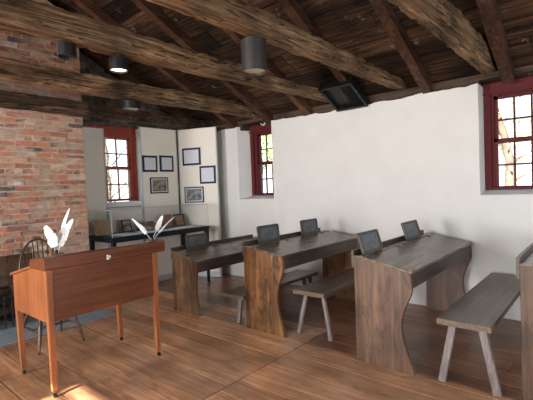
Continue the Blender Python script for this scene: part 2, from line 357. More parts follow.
GZ = [2.405, 2.165, 1.925, 1.66, 1.415]
window('window_1', W1[3]-W1[2], 1.385, 2.64, M['red'], (W1[2], 5.12, 0), 0, GZ, .49, .125)
window('window_2', W2[3]-W2[2], 1.385, 2.64, M['red'], (W2[2], 5.12, 0), 0, GZ, .42, .16)
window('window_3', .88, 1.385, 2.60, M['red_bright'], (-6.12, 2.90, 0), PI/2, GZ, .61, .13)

# ------------------------------------------------------------ gable wall: rubble stone with a window, chimney breast
g = MB()
def stones(y0, y1, z0, z1):
    z = z0
    while z < z1-.01:
        h = min(random.uniform(.07, .17), z1-z); y = y0
        while y < y1-.01:
            l = min(random.uniform(.10, .34), y1-y)
            if y1-(y+l) < .06: l = y1-y
            g.box(XL-.25, XL+random.uniform(-.045, 0), y+.006, y+l-.006, z+.006, z+h-.006, random.random(), 0, None, .006); y += l
        z += h
stones(2.3, 2.9, 0, 2.65); stones(3.78, 4.94, 0, 2.65); stones(2.9, 3.78, 0, 1.36); stones(2.9, 3.78, 2.6, 2.65); stones(.5, 4.94, 2.65, 4.9)
g.box(XL-.4, XL-.05, YF-.2, 2.9, 0, 5.2, .3); g.box(XL-.4, XL-.05, 3.78, 5.4, 0, 5.2, .3); g.box(XL-.4, XL-.05, 2.9, 3.78, 0, 1.36, .3); g.box(XL-.4, XL-.05, 2.9, 3.78, 2.605, 5.2, .3)
struct(g.build('wall_left', M['stone']))
q = MB(); q.box(-6.10, -5.80, 2.93, 3.755, 1.30, 1.375); q.box(-6.10, -5.84, 3.757, 3.775, 1.30, 2.58); struct(q.build('trim_21', M['plaster']))

# chimney
CX = -5.2; CY1 = 2.455; OZ = .83; OY0, OY1 = .45, 1.95
ch = thing('brick_chimney', 'wide red brick chimney breast with fireplace opening on the left wall', 'chimney', (CX, 1.2, 0))
br = MB(); rz = 0; row = 0; oy = 1.2
while rz < 4.6:
    h = .050+random.uniform(-.003, .003); y = -.1-(row % 2)*.10
    header = row % 6 == 3
    while y < CY1-.03:
        l = (.095 if header else .195)+random.uniform(-.012, .012); ye = min(y+l, CY1)
        if CY1-ye < .05: ye = CY1
        if rz+h > 2.55+.5*(4.88-ye)-.02: y = ye; continue
        if not (rz < OZ and ye > OY0-.02 and y < OY1+.02):
            br.box(-.12, random.uniform(-.012, .004), y-oy, ye-.016-oy, rz, rz+h-.001, random.random(), 0, None, .0055)
        elif rz < OZ:
            if y < OY0: br.box(-.12, 0, y-oy, OY0-.005-oy, rz, rz+h, random.random())
            if ye > OY1: br.box(-.12, 0, OY1-oy, ye-.013-oy, rz, rz+h, random.random())
        y = ye
    rz += h+.016; row += 1
br.build('brickwork', M['brick'], ch)
mo = MB(); a0 = XL-CX+.005
mo.prism([(-.1-oy, OZ+.02), (-.1-oy, 4.55), (.8-oy, 4.55), (CY1-.006-oy, 3.73), (CY1-.006-oy, OZ+.02)], 'x', a0, -.012); mo.box(a0, -.012, -.1-oy, OY0-oy, 0, OZ+.02); mo.box(a0, -.012, OY1-oy, CY1-.006-oy, 0, OZ+.02)
mo.build('mortar_core', M['mortar'], ch)
fb = MB()
rz = 0
while rz < OZ:
    y = OY0+.01
    while y < OY1-.02:
        ye = min(y+.2, OY1-.01); fb.box(a0+.01, -.55+random.uniform(-.01, 0), y-oy, ye-.01-oy, rz, rz+.055, random.random(), 0, None, .002); y = ye
    rz += .068
fb.box(a0+.005, -.56, OY0+.005-oy, OY1-.005-oy, 0, OZ)
fb.build('firebox_back', M['firebrick'], ch)
h = MB(); h.box(-5.9, -4.69, -.1, 2.50, .0005, .012)
tag(h.build('hearth_slab', M['hearth'], None, .004), 'flat grey stone hearth set in the floor before the brick chimney', 'hearth')
gr = thing('fire_grate', 'black iron fire basket with logs inside the brick fireplace', 'fire grate', (-5.38, 1.3, .012))
q = MB()
for k in range(7): q.tube([(-.16+.05*k, -.3, .12), (-.16+.05*k, .3, .12)], .008, 6)
for k in range(9): q.tube([(.16, -.3+.075*k, .02), (.16, -.3+.075*k, .36+.03*math.sin(k*1.1))], .008, 6)
q.tube([(.16, -.32, .33), (.16, .32, .33)], .010, 6); q.tube([(.16, -.32, .12), (.16, .32, .12)], .010, 6)
for x in (-.16, .16):
    for y in (-.3, .3): q.tube([(x, y, 0), (x, y, .4)], .012, 8)
q.build('iron_basket', M['black'], gr)
for k, (x, z, rr) in enumerate(((-.08, .19, .06), (.06, .185, .055), (-.01, .29, .06), (-.03, .40, .05))):
    q = MB(); q.tube([(x, -.26, z), (x+.01, 0, z+.012), (x, .26, z)], [rr, rr*1.08, rr*.95], 10); q.build('log', M['bark'], gr, 0, True)

# other walls, mostly behind the camera (with the openings daylight comes through)
wr_ = MB(); wr_.box(XR, XR+.25, YF, .5, 0, 5.0); wr_.box(XR, XR+.25, 2.9, 5.2, 0, 5.0); wr_.box(XR, XR+.25, .5, 2.9, 2.5, 5.0)
struct(wr_.build('wall_right', M['plate']))
wf = MB(); OP = [(-4.9, -3.5, .9, 2.5), (-2.64, -2.14, .9, 2.50), (-1.95, .0, .1, 2.5)]
xs = XL-.3
for a, b_, z0, z1 in OP:
    wf.box(xs, a, YF-.06, YF, 0, 3.75); wf.box(a, b_, YF-.06, YF, 0, z0); wf.box(a, b_, YF-.06, YF, z1, 3.75); xs = b_
wf.box(xs, XR, YF-.06, YF, 0, 3.75)
struct(wf.build('wall_front', M['plaster']))
po = MB(); po.box(XL-.3, -2.70, -6.0, YF-.08, 2.62, 2.72); po.box(-1.98, XR+.2, -6.0, YF-.08, 2.62, 2.72)
struct(po.build('trim_20', M['plate']))  # unseen slabs added outside to keep sun out of the two wide openings
wm = MB(); wm.box(-2.64, -2.14, YF-.05, YF-.01, 1.60, 1.66); wm.box(-2.64, -2.14, YF-.05, YF-.01, 2.395, 2.43)
struct(wm.build('window_4', M['red']))

# ------------------------------------------------------------ roof
SL = .5; RY = .55
def rz_(y): return 2.55+SL*(4.88-y) if y > RY else 2.55+SL*(4.88-RY)-SL*(RY-y)*.54
rb = MB()
def roofboards(ya, yb, slope, z_a):
    L = math.hypot(yb-ya, (yb-ya)*slope); th = math.atan(slope); s = 0
    while s < L:
        wd = random.uniform(.17, .27); x = XL-.35
        while x < XR+.2:
            xl = min(random.uniform(1.0, 2.9), XR+.25-x)
            y0 = ya+s*math.cos(th); z0 = z_a+s*math.sin(th)
            rr = Matrix.Translation((0, y0, z0)) @ Matrix.Rotation(th, 4, 'X')
            dz = random.uniform(-.008, .008)
            rb.box(x+.003, x+xl-.003, .004, wd-.006, dz, .03+dz, random.random(), 0, rr); x += xl
        s += wd
# the slope over the desks (falls towards the back wall)
th = math.atan(SL); Lr = (5.30-RY)/math.cos(th); s = 0; BOFF = .135
while s < Lr:
    wd = min(random.uniform(.17, .27), Lr-s+.01); x = XL-.35
    while x < XR+.2:
        xl = min(random.uniform(1.0, 2.9), XR+.25-x)
        rr = Matrix.Translation((0, RY, rz_(RY+1e-6)+BOFF)) @ Matrix.Rotation(-th, 4, 'X')
        dz = random.uniform(-.008, .008)
        rb.box(x+.003, x+xl-.003, s+.004, s+wd-.006, dz, .03+dz, random.random(), 0, rr); x += xl
    s += wd
rr = Matrix.Translation((0, RY, rz_(RY+1e-6)+BOFF+.045)) @ Matrix.Rotation(-th, 4, 'X')
rb.box(XL-.4, XR+.3, 0, Lr+.05, 0, .02, .05, 0, rr)
t2 = math.atan(SL*.54); rr = Matrix.Translation((0, RY, rz_(RY+1e-6)+BOFF)) @ Matrix.Rotation(t2, 4, 'X')
for k in range(20): rb.box(XL-.4, XR+.3, -.24*(k+1)+.004, -.24*k-.004, 0, .04, random.random(), 0, rr)
struct(rb.build('ceiling', M['board']))
for i, x in enumerate((.06, -.80, -1.63, -2.47, -3.33, -4.08, -4.86, -5.75, .95, 1.8)):
    q = MB(); n = 14; vs = []; fs = []
    wdt = .115 if x > -1 else .10
    for k in range(n+1):
        y = 4.94+(RY-4.94)*k/n; z = rz_(max(y, RY+1e-6)); w0 = wdt/2+.008*fbm(x, y*1.5, 2)
        dx = .012*fbm(x*2, y, 7)
        vs += [(x-w0+dx, y, z+.02*0), (x+w0+dx, y, z), (x+w0+dx, y, z+.128), (x-w0+dx, y, z+.128)]
    for k in range(n):
        for e in range(4): fs.append((k*4+e, k*4+(e+1) % 4, k*4+4+(e+1) % 4, k*4+4+e))
    fs += [(0, 1, 2, 3), (n*4+3, n*4+2, n*4+1, n*4)]
    q.add(vs, fs, random.random())
    struct(q.build('trim_%d' % (i+2), M['rafter']))

# ------------------------------------------------------------ hewn tie beams
def beam(pts, mat, label, seed, y1=5.12):
    """pts: list of (y, x_left_bottom, z_bottom, width, height)"""
    me = MB(); n = 150; ys = [YF+.02+(y1-YF-.02)*i/n for i in range(n+1)]; m_ = 5; vs = []; fs = []
    def lerp(y):
        if y <= pts[0][0]: return pts[0][1:]
        for a, b_ in zip(pts, pts[1:]):
            if y <= b_[0]:
                t = (y-a[0])/(b_[0]-a[0]); return [a[i]+(b_[i]-a[i])*t for i in range(1, 5)]
        return pts[-1][1:]
    for y in ys:
        x0, z0, w_, h_ = lerp(y); ring = []
        for k in range(m_): ring.append((k/m_, 0))
        for k in range(m_): ring.append((1, k/m_))
        for k in range(m_): ring.append((1-k/m_, 1))
        for k in range(m_): ring.append((0, 1-k/m_))
        wob = .014*fbm(y*.7, seed, 0); wz = .010*fbm(y*.7, seed, 5)
        for u, v in ring:
            X = x0+w_*u+wob; Z = z0+h_*v+wz
            edge = (abs(u-.5) > .49) and (abs(v-.5) > .49)
            d = .010*fbm(X*9, y*5, Z*9+seed)+.006*fbm(X*25, y*9, Z*25+seed)
            cx_, cz_ = u-.5, v-.5; l_ = math.hypot(cx_, cz_) or 1
            k_ = d*.75-(.004 if edge else 0)-(max(0, fbm(y*7, seed, u*3)-.1)*.035 if edge else 0)
            vs.append((X+cx_/l_*k_, y, Z+cz_/l_*k_))
    R_ = 4*m_
    for i in range(n):
        for k in range(R_): fs.append((i*R_+k, i*R_+(k+1) % R_, (i+1)*R_+(k+1) % R_, (i+1)*R_+k))
    fs.append(tuple(range(R_))); fs.append(tuple(n*R_+k for k in range(R_))[::-1]); me.add(vs, fs)
    o = me.build('ceiling_beam', mat); tag(o, label, 'beam', 'hewn tie beams'); return o
beam([(0, -1.06, 2.65, .15, .21), (4.9, -1.04, 2.655, .15, .21)], M['beam'], 'hewn timber beam ending just left of the right-hand red window, rightmost beam', 1)
beam([(0, -2.13, 2.65, .19, .20), (2.4, -2.08, 2.65, .17, .16), (4.9, -1.99, 2.65, .12, .10)], M['beam'], 'long hewn beam with the large grey can lamp hanging under it', 12)
beam([(0, -3.18, 2.65, .20, .22), (2.4, -3.12, 2.65, .17, .18), (4.9, -2.94, 2.65, .14, .10)], M['beam'], 'thick hewn beam at upper left with the lit can lamp under it', 23)
beam([(0, -4.50, 2.65, .17, .20), (2.2, -4.56, 2.65, .18, .20), (4.9, -4.40, 2.65, .15, .18)], M['beam'], 'hewn beam crossing before the chimney between the thick upper one and the dark lowest one', 34)
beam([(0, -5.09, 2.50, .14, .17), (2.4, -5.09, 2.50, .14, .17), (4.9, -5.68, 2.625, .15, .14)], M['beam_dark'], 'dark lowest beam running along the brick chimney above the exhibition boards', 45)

# ------------------------------------------------------------ can lamps
def can(label, x, y, zb, r, h, lit=False, shine=False):
    t = thing('can_lamp', label, 'lamp', (x, y, zb), (0, 0, 0), 'can lamps under the beams')
    o = MB(); n = 28; vs = []; fs = []
    prof = [(r-.008, .03), (r-.006, 0), (r, 0), (r, h), (0.001, h)]
    for k in range(n):
        a = 2*PI*k/n
        for rr_, z in prof: vs.append((rr_*math.cos(a), rr_*math.sin(a), z))
    m_ = len(prof)
    for k in range(n):
        for j in range(m_-1): fs.append((k*m_+j, ((k+1) % n)*m_+j, ((k+1) % n)*m_+j+1, k*m_+j+1))
    o.add(vs, fs); o.build('can_body', M['black'] if (shine or h < .2) else M['can'], t, 0, False)
    if shine:
        for a0_ in (-1.72, .62):
            s = MB()
            pr = [((r+.002)*math.cos(a0_+j*.07), (r+.002)*math.sin(a0_+j*.07)) for j in range(5)]; pr += [((r-.001)*math.cos(a0_+j*.07), (r-.001)*math.sin(a0_+j*.07)) for j in range(4, -1, -1)]
            s.prism(pr, 'z', .005, h-.005)
            s.build('chrome_strip', M['chrome'], t)
    i_ = MB(); i_.tube([(0, 0, .012 if lit else .014), (0, 0, .05)], r-.009, 24)
    i_.build('lens', M['lens'] if lit else (M['black'] if shine else M['can_in']), t)
    i_ = MB(); i_.tube([(0, 0, h-.002), (0, 0, h+.05)], .02, 12); i_.build('mount', M['can'], t)
can('large grey cylinder can lamp hanging unlit under the second beam from the right', -2.03, 2.285, 2.383, .096, .235)
can('lit can lamp with a glowing cream lens under the thick upper-left beam', -3.06, 1.76, 2.515, .074, .10, True)
can('short grey can lamp just above the left red window', -4.46, 2.71, 2.535, .112, .095)
can('black can lamp with two bright chrome strips in front of the upper brickwork', -3.10, 1.365, 2.55, .068, .095, False, True)

# vent lying on the roof slope
v = thing('ceiling_vent', 'black louvred vent box on the roof slope above the white wall', 'vent', (-2.59, 4.62, rz_(4.62)-.06), (-math.atan(SL), 0, 0))
q = MB(); q.box(-.23, .23, -.25, -.215, 0, .1); q.box(-.23, .23, .215, .25, 0, .1); q.box(-.23, -.20, -.215, .215, 0, .1); q.box(.20, .23, -.215, .215, 0, .1); q.box(-.2, .2, -.215, .215, .05, .06)
q.build('vent_frame', M['black'], v)
for k in range(9):
    q = MB(); rr = Matrix.Translation((.0+.023*k, 0, .02)) @ Matrix.Rotation(.8, 4, 'Y'); q.box(-.010, .010, -.214, .214, -.0015, .0015, 0, 0, rr); q.build('louvre', M['can'], v)
# dome camera over window 2
t = thing('dome_camera', 'small white dome camera on the red header above the middle window', 'camera', (-4.36, 5.09, 2.60))
q = MB(); q.tube([(0, .008, 0), (0, -.03, -.004)], .05, 20); q.build('camera_base', M['white'], t, 0, False)
q = MB(); q.tube([(0, -.03, -.004), (0, -.045, -.006), (0, -.058, -.008)], [.036, .03, .012], 16); q.build('dome', M['black'], t, 0, True)

# ------------------------------------------------------------ school desks
def frame_prof(W, H, Hl, pts): return [(0, 0), (0, H), (.075, H)]+[(W, Hl)]+pts
def smooth(pts, n=5):
    out = []
    for i in range(len(pts)-1):
        p0 = pts[max(i-1, 0)]; p1 = pts[i]; p2 = pts[i+1]; p3_ = pts[min(i+2, len(pts)-1)]
        for k in range(n):
            t = k/n
            out.append(tuple(.5*((2*p1[j])+(-p0[j]+p2[j])*t+(2*p0[j]-5*p1[j]+4*p2[j]-p3_[j])*t*t+(-p0[j]+3*p1[j]-3*p2[j]+p3_[j])*t**3) for j in (0, 1)))
    out.append(pts[-1]); return out
def desk(label, x, y0, y1, W, H, Hl, curve, pm, lids=True):
    d = thing('school_desk', label, 'desk', (x, y0, 0), (0, 0, 0), 'pupils desks in rows'); L = y1-y0
    prof = [(0, 0), (0, H-.005), (.07, H-.005), (W-.01, Hl-.012)]+smooth(curve)
    for yy in (0, L-.035):
        q = MB(); q.prism(prof, 'y', yy, yy+.035); q.build('side_panel', pm, d, .003)
    sl = (Hl-H)/(W-.085)
    q = MB(); th_ = .022
    def zt(u): return H+(u-.085)*sl
    # sloping lids
    halves = [(.0, L/2-.003), (L/2+.003, L)]
    for a, b_ in halves:
        q = MB(); q.prism([(.10, zt(.10)), (W+.012, zt(W+.012)), (W+.012, zt(W+.012)-th_), (.10, zt(.10)-th_)], 'y', a-(.012 if a == 0 else 0), b_+(.012 if b_ == L else 0)); q.build('desk_lid', M['desktop'], d, .003)
    q = MB(); q.box(.0, .098, -.012, L+.012, H-.012, H+.004); lg = q.build('pen_ledge', M['desktop'], d, .003)
    for yy in (L*.33, L*.80):
        q = MB(); q.tube([(.052, yy, H+.003), (.052, yy, H+.007)], .024, 16); q.build('inkwell', M['black'], lg)
    for yy in (L*.12, L*.40, L*.60, L*.88): q = MB(); q.box(.09, .135, yy-.012, yy+.012, H+.003, H+.008); q.build('hinge', M['apron'], d)
    q = MB(); q.box(-.022, 0, -.0, L*.965, H-.10, H+.042); q.build('back_rail', M['apron'], d, .002)
    q = MB(); q.box(W-.03, W-.008, .036, L-.036, Hl-.15, Hl-.030); q.build('front_apron', M['apron'], d, .002)
    q = MB(); q.box(.01, W-.031, .036, L-.036, Hl-.145, Hl-.13); q.build('bottom_board', M['apron'], d)
    return d
cur3 = [(.49, .655), (.475, .61), (.435, .52), (.405, .42), (.40, .34), (.42, .23), (.455, .11), (.49, .0)]
desk('dark wooden school desk, third from the left, right side beside the wide window bench', -1.655, 3.035, 4.80, .49, .90, .82, cur3, M['sidepanel3'])
desk('knotty brown school desk with bright grained side panel, second from the left', -3.0, 3.08, 4.66, .53, .89, .83, [(.53, .70), (.515, .64), (.475, .53), (.445, .42), (.45, .28), (.485, .12), (.53, .0)], M['sidepanel2'])
desk('lowest school desk with a single slate, leftmost of the row', -4.22, 3.03, 4.62, .48, .75, .67, [(.48, .55), (.465, .49), (.45, .40), (.448, .28), (.46, .15), (.48, .0)], M['sidepanel1'])
desk('school desk cut off by the right edge of the photo', -.455, 3.08, 4.80, .52, .935, .81, [(a*1.06, b_*1.04) for a, b_ in cur3], M['sidepanel3'])

# ------------------------------------------------------------ slates
def slate(label, x, y, z, wd, ht, lean=-.28, yaw=0):
    t = thing('writing_slate', label, 'slate', (x, y, z), (0, 0, yaw), 'framed slates on the desks')
    rt = Matrix.Rotation(lean, 4, 'Y'); r = .022; fw = .026; T = .011
    def rrect(w_, h_, r_):
        o = []
        for cx_, cz_, a in ((w_/2-r_, h_-r_, 0), (-w_/2+r_, h_-r_, PI/2), (-w_/2+r_, r_, PI), (w_/2-r_, r_, 3*PI/2)):
            for k in range(5): o.append((cx_+r_*math.cos(a+k*PI/8), cz_+r_*math.sin(a+k*PI/8)))
        return o
    out = rrect(wd, ht, r); inn = [(u*(wd-2*fw)/wd, fw+v_*(ht-2*fw)/ht) for u, v_ in out]; n = len(out); vs = []
    for xx in (-T, T):
        vs += [(xx, u, v_) for u, v_ in out]; vs += [(xx, u, v_) for u, v_ in inn]
    fs = []
    for k in range(n):
        j = (k+1) % n
        fs += [(k, j, n+j, n+k), (2*n+k, 3*n+k, 3*n+j, 2*n+j), (k, 2*n+k, 2*n+j, j), (n+k, n+j, 3*n+j, 3*n+k)]
    q = MB(); q.add([rt @ Vector(p) for p in vs], fs); q.build('slate_frame', M['slateframe'], t)
    q = MB(); q.add([rt @ Vector(p) for p in [(xx, u, v_) for xx in (-.003, .003) for u, v_ in inn]], [tuple(range(n)), tuple(range(n, 2*n))[::-1]]+[(k, n+k, n+(k+1) % n, (k+1) % n) for k in range(n)])
    q.build('slate_panel', M['slate'], t)
slate('framed slate at the near end of the third desk, tilted back', -1.57, 3.24, .907, .37, .19, -.30, -.0)
slate('framed slate at the wall end of the third desk', -1.575, 4.22, .907, .40, .19, -.30)
slate('framed slate at the near end of the knotty second desk', -2.92, 3.43, .897, .36, .19, -.12)
slate('framed slate at the wall end of the knotty second desk', -2.92, 4.24, .897, .36, .185, -.12)
slate('framed slate on the leftmost lowest desk', -4.14, 3.40, .757, .36, .175, -.15)

# ------------------------------------------------------------ benches
def bench(label, x0, x1, y0, y1, H, leg, mt, round_=False, T=.045, shift=None):
    b_ = thing('bench', label, 'bench', ((x0+x1)/2, y0, 0), (0, 0, 0), 'backless pupils benches'); w_ = x1-x0; L = y1-y0
    q = MB(); q.box(-w_/2, w_/2, 0, L, H-T, H); q.build('bench_seat', M['bench'], b_, .004)
    for yy in (.12, L-.14):
        q = MB(); q.box(-w_/2+.02, w_/2-.02, yy-.03, yy+.03, H-T-.02, H-T); q.build('cleat', M['apron'], b_)
        for s in (-1, 1):
            dy = -.045 if yy < 1 else .045
            q = MB(); tp = (s*(w_/2-.085), yy, H-T-.002); ft = (s*(w_/2-.005)+(.02 if s > 0 else 0), yy+dy, 0.002)
            if shift is not None: tp = ((.03 if s < 0 else .13), yy, tp[2]); ft = ((.03 if s < 0 else .15), yy+dy, .002)
            if round_: q.tube([tp, ((tp[0]+ft[0])/2, (tp[1]+ft[1])/2, H/2), ft], [leg*.45, leg*.52, leg*.48], 10)
            else: q.bar(ft, tp, leg, leg*.8)
            q.build('leg', mt, b_, 0 if round_ else .003, False)
    return b_
bench('wide grey bench on square splayed legs at the right, under the red window', -.975, -.615, 3.0, 4.80, .50, .05, M['benchleg'])
bench('bench between the second and third desks, on pale round legs', -2.44, -2.075, 3.2, 4.75, .47, .05, M['benchleg'], True)
bench('low bench between the leftmost desk and the knotty desk', -3.375, -3.03, 3.07, 4.55, .335, .045, M['benchleg'], False, .04, .02)

# ------------------------------------------------------------ teacher's desk
t = thing('teacher_desk', 'tall orange-brown slant-top teacher desk with thin legs on casters', 'desk', (-3.5, 1.62, 0))
ox, oy_ = -3.5, 1.62
def td(x): return x-ox
Y0, Y1 = 1.15-oy_, 2.10-oy_
side = [(td(-3.87), .55), (td(-3.87), .845), (td(-3.40), .955), (td(-3.19), .955), (td(-3.19), .56)]
for yy in (Y0, Y1-.022):
    q = MB(); q.prism(side, 'y', yy, yy+.022); q.build('side_panel', M['teacher_leg_lit'], t, .002)  # brighter copy of the wood, light on the ends put into the colour
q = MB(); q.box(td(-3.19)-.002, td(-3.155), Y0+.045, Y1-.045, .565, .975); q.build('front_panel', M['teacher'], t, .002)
q = MB(); q.box(td(-3.87), td(-3.85), Y0+.022, Y1-.022, .55, .84); q.build('back_panel', M['teacher'], t, .002)
q = MB(); q.box(td(-3.86), td(-3.19), Y0+.022, Y1-.022, .555, .57); q.build('bottom_board', M['teacher'], t)
q = MB(); q.prism([(td(-3.90), .842), (td(-3.40), .957), (td(-3.40), .975), (td(-3.90), .862)], 'y', Y0-.015, Y1+.015); q.build('writing_lid', M['teacher_leg_lit'], t, .003)
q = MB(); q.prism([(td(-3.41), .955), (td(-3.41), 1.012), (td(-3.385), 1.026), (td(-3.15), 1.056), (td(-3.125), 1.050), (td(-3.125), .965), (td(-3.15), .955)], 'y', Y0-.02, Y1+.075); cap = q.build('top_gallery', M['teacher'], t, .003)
for (lx, ly, z1, dx) in ((-3.175, Y0+.022, .97, .018), (-3.175, Y1-.022, .97, .03), (-3.845, Y0+.024, .60, .11), (-3.845, Y1-.024, .60, .08)):
    q = MB(); q.bar((td(lx)+dx*.3, ly, .045), (td(lx), ly, z1), .036, .036, .05, .05, (0, 1, 0)); l = q.build('leg', M['teacher_leg_lit'], t, .002)
    q = MB(); cx_ = td(lx)+dx*.3; q.tube([(cx_, ly, .06), (cx_, ly, .032)], .007, 8); q.tube([(cx_-.012, ly, .033), (cx_+.012, ly, .033)], .010, 8); q.build('caster_stem', M['brass'], l)
    q = MB(); q.tube([(cx_+.008, ly-.010, .017), (cx_+.008, ly+.010, .017)], .017, 14); q.build('caster_wheel', M['black'], l)
q = MB(); k0 = 1.62-oy_
q.tube([(td(-3.125)-.001, k0+.012, .99), (td(-3.125)+.003, k0+.012, .99)], .011, 12); q.tube([(td(-3.125)-.001, k0-.006, 1.0), (td(-3.125)+.003, k0-.006, 1.0)], .009, 12); q.box(td(-3.125)-.001, td(-3.125)+.003, k0-.014, k0+.010, .968, .990)
e_ = q.build('escutcheon', M['white'], cap); e_['label'] = 'small pale keyhole plate'

# quills
def quill(label, base, tip, wd, bend, side=(1, 0, 0), shaft=None, group=None, v0=.3):
    b0 = Vector(base); tp = Vector(tip); t = thing('quill_pen', label, 'quill pen', base, (0, 0, 0), group)
    d = tp-b0; L = d.length; u = d.normalized(); s = Vector(side); s = (s-u*s.dot(u)).normalized(); nrm = u.cross(s)
    def P(f_): return u*(L*f_)+nrm*0+s*(bend*math.sin(PI*f_)*.5)
    q = MB(); q.tube([P(k/12) for k in range(13)], [.003*(1-.6*k/12) for k in range(13)], 8); q.build('shaft', shaft or M['shaft'], t, 0, True)
    n = 26; vs = []; fs = []
    for k in range(n+1):
        f_ = v0+(1-v0)*k/n; c_0 = P(f_); g_ = (k/n)
        ww = wd*(math.sin(PI*min(1, g_*.93+.07))**.55)*(1-.15*g_)
        for sd, fac in ((-1, .95), (1, .75)):
            notch = (.62 if (k*7+int(sd)) % 11 == 3 else 1)*random.uniform(.86, 1.08)
            for rr_ in (1,):
                e = c_0+s*(sd*ww*fac*notch)+u*(-.012*0+.018*g_)+nrm*(.010*math.sin(g_*5+sd)); vs.append(e)
        vs.append(c_0+nrm*.0025)
    for k in range(n):
        a, c = k*3, (k+1)*3
        fs += [(a, c, c+2, a+2), (a+2, c+2, c+1, a+1)]
    q = MB(); q.add(vs, fs); o = q.build('vane', M['feather'], t, 0, False)
    so = o.modifiers.new('s', 'SOLIDIFY'); so.thickness = .0022
    return t
# the holder blocks
for (hx, hy, lb) in ((-3.28, 1.28, 'small wooden ink stand holding feathers at the near end of the teacher desk'), (-3.25, 2.12, 'small wooden ink stand holding feathers at the far end of the teacher desk')):
    hh = thing('ink_stand', lb, 'ink stand', (hx, hy, 1.046), (0, -.127, 0))
    q = MB(); q.box(-.03, .03, -.045, .045, 0, .012); q.build('stand_base', M['bookbrown'], hh, .002)
    q = MB(); q.tube([(0, 0, .012), (0, 0, .035)], .018, 14); q.build('ink_pot', M['black'], hh)
camr = (.759, .651, 0)
quill('white feather quill with pinkish tip, tallest of the near pair', (-3.28, 1.285, 1.06), (-3.30, 1.405, 1.385), .026, -.02, camr, None, 'near quills', .25)
quill('broad fluffy white feather quill leaning left beside the tallest one', (-3.285, 1.275, 1.06), (-3.31, 1.23, 1.265), .058, .03, camr, M['feather'], 'near quills', .22)
quill('white feather quill leaning right behind the tallest one', (-3.27, 1.29, 1.06), (-3.24, 1.40, 1.30), .044, -.03, camr, M['feather'], 'near quills', .2)
quill('broad white feather quill leaning left at the far end of the desk', (-3.25, 2.11, 1.06), (-3.29, 1.96, 1.265), .03, .02, camr, M['feather'], 'far quills', .3)
quill('wide upright white feather quill in the middle at the far end', (-3.25, 2.125, 1.06), (-3.235, 2.235, 1.265), .034, .0, camr, M['feather'], 'far quills', .42)
quill('slim white feather quill leaning far right at the desk end', (-3.25, 2.14, 1.06), (-3.22, 2.355, 1.245), .014, -.03, camr, M['feather'], 'far quills', .3)

# ------------------------------------------------------------ windsor chair
t = thing('windsor_chair', 'dark bow-back spindle chair tucked behind the teacher desk', 'chair', (-4.38, 1.62, .002))
q = MB(); seat = []
for k in range(32):
    a = 2*PI*k/32; rx = .205; ry = .215; x = rx*math.cos(a)*(1.02); y = ry*math.sin(a)
    seat.append((x, y))
q.prism(seat, 'z', .425, .455); q.build('seat', M['chair'], t, .008)
bow = []
for k in range(25):
    a = PI*k/24; bow.append((-.165-.09*(math.sin(a)), -.205*math.cos(a)*(1.0+.06*math.sin(a)), .45+.60*(max(0, math.sin(a))**.62)))
q = MB(); q.tube(bow, .0115, 10); q.build('bow', M['chair'], t, 0, True)
for k in range(7):
    y = -.135+.045*k; a = math.acos(max(-1, min(1, -y/.21))); zt_ = .45+.60*(math.sin(a)**.62); xt = -.165-.09*math.sin(a)
    q = MB(); q.tube([(-.165, y*.8, .45), ((-.165+xt)/2, y*.92, (.45+zt_)/2), (xt, y*1.06, zt_)], [.007, .0085, .005], 8); q.build('spindle', M['chair'], t, 0, True)
legs = []
for sx_ in (-1, 1):
    for sy__ in (-1, 1):
        a = Vector((sx_*.13, sy__*.13, .43)); b_ = Vector((sx_*.26 if sx_ > 0 else -.29, sy__*.215, 0)); legs.append((a, b_))
        pts = [a.lerp(b_, f_) for f_ in (0, .12, .25, .32, .36, .5, .7, .78, .82, .9, 1)]
        q = MB(); q.tube(pts, [.011, .014, .020, .012, .019, .020, .013, .018, .012, .011, .009], 10); q.build('leg', M['chair'], t, 0, True)
def lp(i, f_): return legs[i][0].lerp(legs[i][1], f_)
for i, j in ((0, 2), (1, 3)):
    a, b_ = lp(i, .6), lp(j, .6); q = MB(); q.tube([a, a.lerp(b_, .5), b_], [.007, .013, .007], 8); q.build('stretcher', M['chair'], t, 0, True)
a = lp(0, .6).lerp(lp(2, .6), .5); b_ = lp(1, .6).lerp(lp(3, .6), .5); q = MB(); q.tube([a, a.lerp(b_, .5), b_], [.007, .013, .007], 8); q.build('stretcher', M['chair'], t, 0, True)

# ------------------------------------------------------------ exhibition boards, pictures
def dpanel(label, A, B, z0, z1, T=.035):
    A = Vector((*A, 0)); B = Vector((*B, 0)); d = B-A; an = math.atan2(d.y, d.x); L = d.length
    t = thing('exhibition_screen', label, 'exhibition screen', A, (0, 0, an), 'cream exhibition panels')
    q = MB(); q.box(.016, L-.016, 0, T, z0+.10, z1-.008); q.build('board', M['panel'], t)
    q = MB(); q.box(0, .016, -.006, T+.004, z0, z1); q.box(L-.016, L, -.006, T+.004, z0, z1); q.box(.016, L-.016, -.002, T+.002, z1-.008, z1); q.build('edge_trim', M['panel_edge'], t)
    q = MB(); q.box(.016, L-.016, -.004, T+.004, z0+.005, z0+.10); q.build('kick_board', M['panel_edge'], t)
    return t
P1 = dpanel('narrow cream exhibition screen between the brick chimney and the left window', (-5.83, 2.5), (-5.79, 3.03), 0.002, 2.50)
P4 = dpanel('low cream exhibition board below the left window, behind the glass case', (-5.79, 3.04), (-5.775, 3.62), 0.002, 1.29)
P2 = dpanel('cream exhibition screen beside the left window, carrying three framed pictures', (-5.77, 3.63), (-5.75, 4.335), 0.002, 2.58)
P3 = dpanel('cream exhibition screen turned toward the room in the corner, carrying three framed pictures', (-5.735, 4.36), (-5.06, 4.645), 0.002, 2.58)
